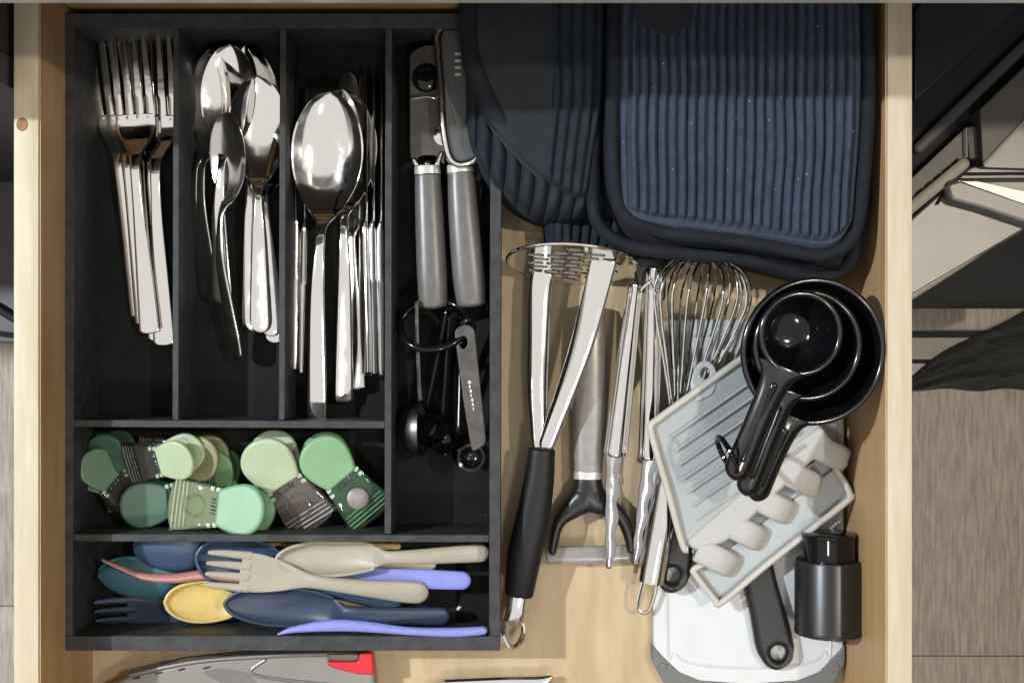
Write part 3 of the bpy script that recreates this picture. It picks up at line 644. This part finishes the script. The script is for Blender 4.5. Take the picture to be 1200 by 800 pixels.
# thin round plate standing nearly upright
cM = P(670, 309, 40)
Mp = Matrix.Translation(cM) @ Matrix.Rotation(math.radians(-4), 4, 'Z') @ Matrix.Rotation(math.radians(77), 4, 'X')
ob('slotted_plate', plate([(Rm * math.cos(a), Rm * math.sin(a)) for a in [i * 2 * math.pi / 56 for i in range(56)]], holes, .0018, .0003, 0, Mp), steel, pm)
ob('plate_rim', tube([Mp @ Vector((Rm * math.cos(a), Rm * math.sin(a), 0)) for a in [i * 2 * math.pi / 24 for i in range(24)]], .0012, 8, True, 3), steel, pm)
ob('strap', px([(637, 318, 22, 13.5, 1.6, -.5), (633, 340, 22, 13.5, 1.7, -.9), (631, 400, 23, 13, 2, -1.3), (630, 460, 26, 12, 2.2, -1.3), (633, 528, 29, 9, 3)], n=28, p=2.8, r0=2), steel, pm)
ob('strap', px([(709, 303, 52, 15, 1.4, -.3, 0), (700, 335, 50, 15, 1.6, -.8, -8), (682, 400, 43, 14.5, 2, -1.4, -22), (660, 465, 36, 12.5, 2.2, -1.6, -22), (638, 528, 30, 9.5, 3, 0, -10)], n=28, p=2.8, r0=2), steel, pm)
ob('grip', px([(635, 523, 28, 15.5, 8), (632, 560, 27, 17.5, 9), (624, 610, 25, 20, 9.5), (615, 650, 23, 20, 9.5), (608, 698, 20, 16.5, 7.5)], n=24, p=2.6, r0=4, r1=3), black_rubber, pm)
ob('end_tang', px([(607, 694, 19, 10.5, 2.2), (604, 714, 18, 10.5, 2), (602, 728, 16, 12, 2)], n=14, p=3, r0=0, r1=1), steel, pm)
ob('hanging_eye', tube([P(602 + 11.5 * math.cos(a) * (1 - .25 * math.sin(a)), 741 + 17 * math.sin(a), 15) for a in [i * math.pi / 6 for i in range(12)]], .0017, 8, True, 4), steel, pm)

# ------------------------------------------------------------------ peeler
yp = thing('vegetable_peeler', 'wide peeler with grey handle and black forked yoke lying behind the tongs', 'peeler', P(690, 560, 0))
ob('handle', px([(691, 362, 12, 16, 7.5), (691, 400, 13, 18.5, 8.5), (690, 470, 13, 19.5, 8.5), (689, 554, 13, 17, 7.5)], n=24, p=2.5, r0=4, r1=1), grey_lacquer, yp)
ob('end_cap', px([(690, 356, 12, 14, 6.5), (690.5, 372, 12.2, 17, 8)], n=24, p=2.5, r0=3, r1=1), steel, yp)
ob('ferrule', px([(689, 551, 13, 17.6, 8), (689, 561, 13, 17.6, 8)], n=24, p=2.5, r0=1, r1=1), oven_bright, yp)
ob('yoke', merge(px([(689, 560, 13, 16, 6.5), (688, 580, 13, 18, 6.5), (672, 594, 12, 13, 6), (655, 612, 11, 7, 5.5), (648, 640, 10, 5.5, 5), (647, 650, 10, 5, 5)], n=16, p=2.6, r0=1),
                 px([(689, 560, 13, 16, 6.5), (692, 580, 13, 18, 6.5), (710, 592, 12, 13, 6), (728, 606, 11, 8, 5.5), (738, 632, 10, 6, 5), (739, 648, 10, 5, 5)], n=16, p=2.6, r0=1)), black_matte, yp)
ob('blade', px([(640, 650, 10, 10.5, 2.6), (690, 650, 10, 10.5, 2.6), (739, 648, 10, 10.5, 2.6)], n=14, p=3.2, r0=3, r1=3), blade_clear, yp)
ob('blade_core', px([(645, 650, 10, 5, .8), (735, 648.5, 10, 5, .8)], n=10, p=3, r0=1, r1=1), guard_grey, yp)

# ------------------------------------------------------------------ tongs
tn = thing('kitchen_tongs', 'steel kitchen tongs with scalloped tips lying over the peeler', 'tongs', P(740, 480, 0))
def arm(a, b, hw0, hw1, z0, z1):
    n_ = 5
    rows = [(bez(a[0], b[0], i / n_), bez(a[1], b[1], i / n_), bez(z0, z1, i / n_), bez(hw0, hw1, i / n_), 2.2, -3.4) for i in range(n_ + 1)]
    return px(rows, n=24, p=2.0, r0=2, r1=4)
def scallop(a, b, z0, z1, hw):
    rows = []
    for i in range(17):
        t = i / 16; rows.append((bez(a[0], b[0], t) + .8 * math.sin(t * 24), bez(a[1], b[1], t), bez(z0, z1, t), hw * (1 - .55 * t * t) * (1 + .16 * math.sin(t * 25)), 1.0, 1.2))
    return px(rows, n=14, p=2.4, r0=3, r1=3, step=3)
a1 = ob('arm', arm((745, 332), (721, 536), 9, 13.5, 34, 30), steel, tn)
ob('arm_lip', merge(px([(752, 338, 33, 1.5, 3), (734, 532, 29, 1.5, 3)], n=8, r0=1, r1=1), px([(737, 336, 33, 1.5, 3), (710, 532, 29, 1.5, 3)], n=8, r0=1, r1=1)), steel, a1)
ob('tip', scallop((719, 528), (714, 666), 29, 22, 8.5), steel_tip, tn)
a2 = ob('arm', arm((766, 312), (760, 540), 9.5, 11.5, 33, 26), steel, tn)
ob('arm_lip', merge(px([(775, 318, 32, 1.5, 3), (771, 536, 25, 1.5, 3)], n=8, r0=1, r1=1), px([(757, 318, 32, 1.5, 3), (749, 536, 25, 1.5, 3)], n=8, r0=1, r1=1)), steel, a2)
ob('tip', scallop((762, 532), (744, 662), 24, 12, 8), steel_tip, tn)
ob('hinge', slab([(742, 302), (782, 302), (780, 352), (768, 356), (756, 345), (746, 332)], 22, 30, 1.2, r=3), black_matte, tn)
ob('lock_pin', tube([P(750, 340, 37), P(765, 327, 38)], .0009, 8, res=2), steel, tn)
ob('lock_pin', tube([P(760, 330, 37), P(769, 345, 37)], .0009, 8, res=2), steel, tn)

# ------------------------------------------------------------------ cutting board, utensils under the rest
cb = thing('cutting_board', 'small white cutting board with grey rubber corners flat on the drawer bottom', 'cutting board', P(877, 560, 0))
cbo = [(764, 374), (990, 374), (989, 770), (975, 797), (945, 806), (812, 806), (780, 797), (766, 770)]
ob('board', slab(cbo, .4, 8, 1.5, r=9), white_board, cb)
ob('juice_groove', tube([P(x, y, 8) for x, y in [(782, 395), (782, 740), (790, 764), (815, 778), (880, 782), (940, 778), (965, 764), (974, 740), (975, 395), (880, 391), (782, 395)]], .0009, 6), white_board, cb)
ob('rubber_corner', slab([(764.5, 755), (777, 769), (796, 787), (820, 797), (877, 801), (935, 797), (960, 787), (977, 769), (990.5, 755), (990.5, 776), (978, 800), (948, 811), (808, 811), (778, 800), (764.5, 776)], .3, 8.8, .8, r=2), grey_rubber, cb)
for x, y in ((776, 781), (978, 781)):
    ob('corner_stud', lathe([(.0001, 0), (.003, 0), (.0026, .0006), (.0001, .0006)], 16, Matrix.Translation(P(x, y, 8.8))), grey_rubber, cb)
ut = thing('black_handled_utensil', 'utensil with black tapered handle and round hanging hole beside the whisk handle', 'kitchen utensil', P(795, 630, 8))
ug = ppoly([(800, 520), (830, 530), (815, 640), (812, 672), (804, 690), (788, 698), (775, 692), (769, 672), (772, 640), (785, 590)], 22)
ob('handle', plate(roundpoly(ug, .008, 6), [ppoly(circ(789, 675, 9, 18), 22)], .010, .004, .016, res=4), black_matte, ut)
ob('shaft', tube([P(812, 540, 16), P(830, 470, 14), P(848, 410, 13)], .003, 10), steel, ut)
ut = thing('black_handled_utensil', 'utensil with thick black handle lying on the cutting board below the grey rest', 'kitchen utensil', P(900, 720, 8))
ug = ppoly([(862, 630), (902, 630), (916, 690), (930, 735), (936, 765), (930, 783), (915, 791), (902, 786), (890, 768), (882, 720), (870, 670)], 24)
ob('handle', plate(roundpoly(ug, .008, 6), [ppoly(circ(916, 769, 9, 18), 24)], .009, .004, .0130, res=4), black_matte, ut)
ob('shaft', tube([P(880, 636, 18), P(872, 580, 16), P(868, 520, 14)], .003, 10), steel, ut)

# ------------------------------------------------------------------ whisk
wk = thing('balloon_whisk', 'steel balloon whisk with wire loops, handle running under the grey rest', 'whisk', P(790, 520, 8))
ob('handle', px([(797, 500, 26, 13, 6.5), (785, 560, 24, 16.5, 8), (772, 630, 21, 17, 8.5), (763, 682, 18, 17.5, 8.5)], n=24, r0=3, r1=2), steel, wk)
ob('hanging_loop', tube([P(754, 676, 17), P(748, 700, 15), P(747, 712, 14), P(755, 718, 14), (P(762, 712, 14)), P(768, 694, 15), P(770, 676, 17)], .0012, 8), steel, wk)
A0, A1 = P(797, 496, 26), P(830, 301, 36)
ax = (A1 - A0); Lw = ax.length; ax.normalize(); sx = ax.cross(Vector((0, 0, 1))).normalized(); sz = sx.cross(ax)
for k in range(9):
    an = math.pi * k / 9 + .2
    dirn = sx * math.cos(an) + sz * (math.sin(an) * .78); sh = 1 - .02 * (k % 2)
    pts_ = []
    for j in range(13):
        q = j / 12; t_ = math.sin(math.pi * q) ** .8; s_ = math.cos(math.pi * q)
        rad = .0275 * (.16 + .84 * min(1, t_ * 1.0) ** 1.3) * math.copysign(abs(s_) ** .55, s_) if j != 6 else 0
        ww = {0: .16, 1: .38, 2: .64, 3: .88, 4: 1.0, 5: .72}.get(min(j, 12 - j), 0)
        tt = {0: 0, 1: .2, 2: .42, 3: .62, 4: .80, 5: .955, 6: 1.0}[min(j, 12 - j)]
        pts_.append(A0 + ax * (Lw * tt * sh) + dirn * (.0300 * ww * (1 if j < 6 else -1)))
    ob('wire_loop', tube(pts_, .0008, 8, res=6), steel, wk)

# ------------------------------------------------------------------ silicone spoon rest
sr_ = thing('spoon_rest', 'pale grey silicone spoon rest with ridged plate and notched lobes under the measuring cups', 'spoon rest', P(870, 560, 8))
def tilt(pts3): # outline (x,y,z) -> solid sheet of own thickness following the heights
    V = [P(*p) for p in pts3]; n = len(V); t = Vector((0, 0, -.0035))
    return V + [v + t for v in V], [tuple(range(n)), tuple(range(2 * n - 1, n - 1, -1))] + [(i, n + i, n + (i + 1) % n, (i + 1) % n) for i in range(n)]
plo = [(763, 497, 46), (868, 421, 46), (915, 388, 46), (962, 497, 34), (800, 638, 34), (790, 590, 37)]
ob('plate', tilt(plo), silicone, sr_, smooth=False)
ob('rim', tube([P(x, y, z + .5) for x, y, z in [(915, 388, 46), (868, 421, 46), (815, 459, 46), (771, 491, 46), (763, 499, 46), (766, 516, 45), (783, 575, 40), (800, 637, 34.5), (806, 643, 34)]], .0023, 10), silicone_rim, sr_)
for k in range(7):
    t_ = (k + .8) / 7.6
    a = (bez(781, 820, t_), bez(500, 622, t_), bez(46.2, 33.4, t_)); b = (a[0] + 128 , a[1] - 88, a[2] - .2)
    ob('ridge', px([(*a, 1.5, .9), (*b, 1.5, .9)], n=8), silicone, sr_)
tab = ppoly([(808, 452), (813, 432), (820, 423), (830, 422), (838, 430), (841, 446), (835, 462), (815, 472)], 44)
ob('hanging_tab', plate(roundpoly(tab, .003), [ppoly(circ(826, 437, 5.5, 16, 7), 44)], .003, .0008, .0445), silicone, sr_)
wv, dv = Vector((.73, -.68)), Vector((.9, .42)); lo = [(799, 636), (817, 646)]
for k in range(5):
    E = Vector((856 + 32.5 * k, 661 - 31 * k))
    st = [E - dv * q for q in (44, 30, 16, 6, 0)]
    ob('lobe', px([(*q, z_, w_, h_) for q, z_, w_, h_ in zip(st, (29.4, 29.3, 28.6, 26, 21.5), (14.5, 15, 15.3, 15.2, 14.5), (4, 4.3, 5, 5.4, 5.4))], n=28, p=3.6, r0=2, r1=2), silicone_lobe, sr_)
    if k < 4: lo.append(tuple(E + wv * 22.5 - dv * 23))
lo += [(980, 520), (962, 497), (930, 515)]
ob('lobed_edge', plate(roundpoly(ppoly(lo, 34), .004, 6), [], .012, .003, .0275, res=4), silicone_lobe, sr_)
ob('web', tilt([(805, 640, 20), (985, 520, 20), (994, 545, 19), (850, 672, 19), (826, 664, 21)]), silicone, sr_, smooth=False)
ob('trough', tilt([(815, 666, 22), (832, 660, 22), (980, 548, 23), (996, 580, 23), (843, 705, 22)]), silicone, sr_, smooth=False)
ob('trough_rim', tube([P(x, y, z) for x, y, z in [(826, 660, 26), (813, 667, 26), (816, 674, 26), (838, 702, 26), (846, 705, 26), (900, 660, 26), (990, 589, 26.5), (996, 580, 26.5), (990, 566, 27), (978, 548, 27)]], .0021, 10), silicone_rim, sr_)

# ------------------------------------------------------------------ measuring cups
cups = [((953, 412, 92), 83.5, .042, [(928, 486, 91), (906, 535, 84), (884, 586, 76)], 15, 'largest black measuring cup, outermost of the nested three', 4),
        ((946, 405, 96), 62, .032, [(921, 455, 96), (900, 512, 90), (873, 580, 82)], 15, 'middle black measuring cup, nested inside the largest', -4),
        ((938, 391, 101), 47, .026, [(917, 428, 101), (890, 490, 97), (860, 562, 91)], 17, 'smallest black measuring cup, innermost with shiny bowl', 4)]
for (c, r, dep, hp, hw, lab, rl) in cups:
    t = thing('measuring_cup', lab, 'measuring cup', P(c[0], c[1], c[2] - dep * 1000), group='nested black measuring cups')
    R_ = r * sc(c[2])
    pr = [(.0002, -dep), (R_ * .42, -dep), (R_ * .62, -dep * .90), (R_ * .80, -dep * .68), (R_ * .92, -dep * .36), (R_ * .965, -.0018), (R_, -.0017), (R_ + .0010, -.0012), (R_ + .0013, -.0003), (R_ + .0009, .0006), (R_, .0009), (R_ - .0011, .0005), (R_ * .965, -.0008),
          (R_ * .90, -dep * .34), (R_ * .78, -dep * .64), (R_ * .60, -dep * .86), (R_ * .40, -dep * .94), (R_ * .2, -dep * .955), (.0002, -dep * .96)]
    Mc = Matrix.Translation(P(*c)) @ Matrix.Rotation(math.radians(5), 4, 'Y') @ Matrix.Rotation(math.radians(4), 4, 'X')
    ob('bowl', lathe(pr, 72, Mc), black_plastic, t)
    ob('rim', tube([Mc @ Vector((R_ * math.cos(a), R_ * math.sin(a), .0003)) for a in [i * math.pi / 16 for i in range(32)]], .0019, 12, True, 3), black_gloss, t)
    c0_ = tuple(bez(u, v, .30) for u, v in zip(hp[0], hp[1]))
    rows = [(*hp[0], hw * 1.9, 2.0, -.6), (*c0_, hw * 1.12, 3.0, -1), (*hp[1], hw * .92, 3.4, -1.2), (*hp[2], hw * .98, 3.4, -1.2)]
    ob('handle', px(rows, n=28, p=2.2, r0=2), black_gloss, t)
    ob('handle_rib', px([(*[a + (b if k == 2 else 0) for k, (a, b) in enumerate(zip(p, (0, 0, 2.6)))], 5, 1.5) for p in [tuple(bez(u, v, .15) for u, v in zip(hp[0], hp[2])), tuple(bez(u, v, .85) for u, v in zip(hp[0], hp[2]))]], n=10), black_plastic, t)
rq = [P(852 + 7 * math.cos(a) - 9 * math.sin(a), 532 + 3 * math.cos(a) - 20 * math.sin(a), 90 + 12 * math.cos(a)) for a in [i * math.pi / 6 for i in range(12)]]
tag(ob('key_ring', tube(rq, .0016, 8, True), black_plastic), 'black wire ring through the ends of the measuring cup handles', 'ring')

# ------------------------------------------------------------------ bottle stopper
bs = thing('wine_stopper', 'black cylindrical wine stopper lying against the right drawer side', 'wine stopper', P(971, 690, 8))
Ms = Matrix.Translation(P(971, 742, 29)) @ Matrix.Rotation(math.radians(-90), 4, 'X')
k = sc(29)
ob('body', lathe([(.0005, 0), (37.5 * k, 0), (39.5 * k, 1.5 * k), (39.8 * k, 5 * k), (39.2 * k, 7 * k), (39.2 * k, 84 * k), (38 * k, 87 * k), (28 * k, 87.5 * k), (.0005, 87.5 * k)], 56, Ms), black_matte, bs)
ob('neck', lathe([(.0005, 87 * k), (30.5 * k, 87 * k), (30.5 * k, 112 * k), (31.5 * k, 113 * k), (31.5 * k, 117 * k), (29 * k, 118.5 * k), (.0005, 118.5 * k)], 56, Ms), black_plastic, bs)
ob('index_mark', slab([(970, 634), (971.5, 634), (971.5, 651), (970, 651)], 43.5, 45.6, .05), ink_white, bs)

# ------------------------------------------------------------------ blade guard and tool at the front
kb = thing('knife_guard', 'smoky grey plastic blade guard with a red end lying in front of the tray', 'blade guard', P(300, 800, 0))
go = [(112, 812), (150, 792), (215, 776), (300, 767), (380, 764), (436, 767), (441, 812), (441, 860), (100, 860)]
ob('sheath', slab(go, 6, 22, 2.5, r=6), guard_grey, kb)
ob('moulded_ridge', px([(150, 791, 22, 3, 1.2), (230, 775, 22, 3, 1.2), (320, 768, 22, 3, 1.2), (385, 766, 22, 3, 1.2)], n=10), oven_silver, kb)
ob('moulded_ridge', px([(312, 772, 22.2, 2, 1), (294, 787, 22.2, 2, 1), (330, 796, 22.2, 2, 1), (440, 806, 22.2, 2, 1)], n=8), oven_silver, kb)
ob('darker_panel', slab([(236, 787), (258, 783), (290, 788), (300, 800), (310, 812), (270, 806)], 22, 22.5, .2, r=3), guard_dark, kb)  # inset of darker plastic on the sheath
for x, y in ((160, 793), (186, 787), (213, 783), (242, 781)):
    ob('vent_slot', slab([(x - 4, y + 1), (x + 4, y - 1), (x + 4, y + 1), (x - 4, y + 3)], 22, 22.4, .05), pure_black, kb)
rt = ob('red_end', merge(slab([(384, 775), (420, 775), (421, 765), (436, 764), (438, 790), (420, 790), (392, 783), (383, 779)], 22, 27, 1, r=1.5)), red_plastic, kb)
ob('clear_window', slab([(382, 767), (420, 766), (419, 774), (385, 774)], 22, 25, .5), cl_clear, rt)
tl = thing('steel_tool', 'steel tool with pointed end at the very front edge of the drawer', 'steel tool', P(600, 820, 0))
ob('blade', px([(520, 803, 10, 7, 1.5), (590, 799, 10, 6, 1.6), (632, 799, 10, 7, 1.8), (648, 792, 10, 3, 1.5)], n=12, r0=2), steel, tl)
ob('shank', px([(500, 812, 8, 8, 3), (600, 806, 9, 5, 2)], n=12), black_matte, tl)

# ------------------------------------------------------------------ beyond the right drawer side: oven, towel, floor strips
ov = thing('oven', 'silver and black oven standing at an angle low beyond the right drawer side', 'oven', P(1160, 200, -500))
ob('black_front', slab([(1030, 3), (1300, -120), (1300, 0), (1075, 230), (1030, 260)], -340, -140, 1), pure_black, ov)
ob('navy_door', slab([(1072, 12), (1185, -100), (1200, -60), (1200, 5), (1072, 118)], -139, -134, 1), navy_panel, ov)
ob('door_edge', px([(1072, 178, -133, 7, 3), (1130, 122, -133, 7, 3), (1215, 40, -133, 7, 3)], n=10, p=3), dark_grey_panel, ov)
ob('side_panel', slab([(1148, 129), (1240, 40), (1240, 100), (1152, 194)], -260, -118, 1), oven_grey, ov)
ob('side_skirt', slab([(1152, 195), (1240, 101), (1240, 199), (1156, 196.5)], -260, -122, .5), oven_silver, ov)
ob('side_trim', px([(1152, 193, -117, 1.6, 1), (1240, 100, -117, 1.6, 1)], n=8), oven_bright, ov)
vs = ob('vent_strip', slab([(1050, 226), (1132, 149), (1134, 184), (1050, 256)], -260, -128, .6), oven_grey, ov)
for j in range(5):
    x, y = 1077 + j * 10.5, 225 - j * 8.7
    ob('vent_slot', slab([(x - 4, y + 1), (x + 3.5, y - 5), (x + 4, y + 1), (x - 3, y + 7)], -128, -127, .1), pure_black, vs)
ob('vent_end', slab([(1133, 149), (1147, 148), (1149, 186), (1136, 186)], -260, -127, .5), dark_grey_panel, ov)
ob('end_trim', px([(1132, 150, -124, 1.2, 1), (1133, 185, -124, 1.2, 1)], n=8), oven_bright, ov)
ob('ledge', px([(1045, 262, -124, 7, 3), (1134, 188, -124, 7, 3)], n=12, p=3), beige_trim, ov)
ob('control_panel', slab([(1040, 280), (1133, 198), (1142, 193), (1260, 193), (1260, 235), (1060, 352), (1040, 362)], -200, -130, 2), oven_silver, ov)
ob('panel_gap', slab([(1116, 207), (1124, 202), (1240, 201), (1240, 205), (1122, 206)], -130, -129.3, .1), pure_black, ov)
ob('handle', slab([(1106, 214), (1122, 208), (1260, 207), (1260, 280), (1200, 263), (1150, 246), (1112, 236)], -129, -118, 4, r=6), oven_silver, ov)
ob('handle_highlight', slab([(1122, 212), (1146, 212), (1260, 236), (1260, 254), (1196, 238)], -118, -116.5, .5, r=1), highlight_metal, ov)  # bright band along the handle: its highlight, put in as a paler strip
ob('handle_black_line', px([(1098, 240, -128, 1.5, 1), (1106, 228, -128, 1.5, 1), (1114, 222, -128, 1.5, 1)], n=8), pure_black, ov)  # thin black line left of the handle
ob('panel_edge', px([(1050, 356, -136, 6, 6), (1130, 305, -136, 6, 6), (1240, 232, -136, 6, 6)], n=10, p=3), beige_trim, ov)
ob('plinth', slab([(1030, 300), (1300, 150), (1300, 356), (1030, 356)], -600, -420, 1), pure_black, ov)
st = thing('threshold_strip', 'pale metal threshold strips on the floor between the planks and the towel', 'floor trim', P(1130, 410, FZ))
ob('gap_strip', slab([(1040, 388), (1300, 386), (1300, 395), (1040, 395)], -748, -744, .3), pure_black, st)
ob('beige_strip', slab([(1040, 395.5), (1300, 395.5), (1300, 421), (1040, 421)], -748, -742, .5), beige_trim, st)
ob('gap_strip', slab([(1040, 421.5), (1300, 421.5), (1300, 425), (1040, 425)], -748, -744, .3), pure_black, st)
ob('pale_strip', slab([(1040, 425.5), (1300, 425.5), (1300, 440), (1040, 440)], -748, -741, .5), oven_silver, st)
V, Fc = [], []
NU, NV = 46, 26
for j in range(NV + 1):
    for i in range(NU + 1):
        u, v = i / NU, j / NV; x = 1060 + 240 * u
        yt = 458 - 140 * u ** .75 - 4 * math.sin(u * 9); yb = 457 + 1.6 * math.sin(u * 21)
        y = yt + (yb - yt) * v; e = min(1, 5 * v, 6 * (1 - v), 8 * u)
        z = -741 + e * (14 + 5 * math.sin(v * 16 + 3 * u + 2 * noise.noise(Vector((u * 5, v * 3, 0)))) + 5 * noise.noise(Vector((u * 8, v * 9, 3))))
        p = P(x, y, -730); V.append(Vector((p.x, p.y, z * .001)))
for j in range(NV):
    for i in range(NU): Fc.append((j * (NU + 1) + i, j * (NU + 1) + i + 1, (j + 1) * (NU + 1) + i + 1, (j + 1) * (NU + 1) + i))
tag(ob('kitchen_towel', (V, Fc), towel_dark), 'crumpled dark grey towel on the floor beyond the right drawer side', 'towel')
for o in bpy.data.objects:
    if 'org' in o.keys(): del o['org']
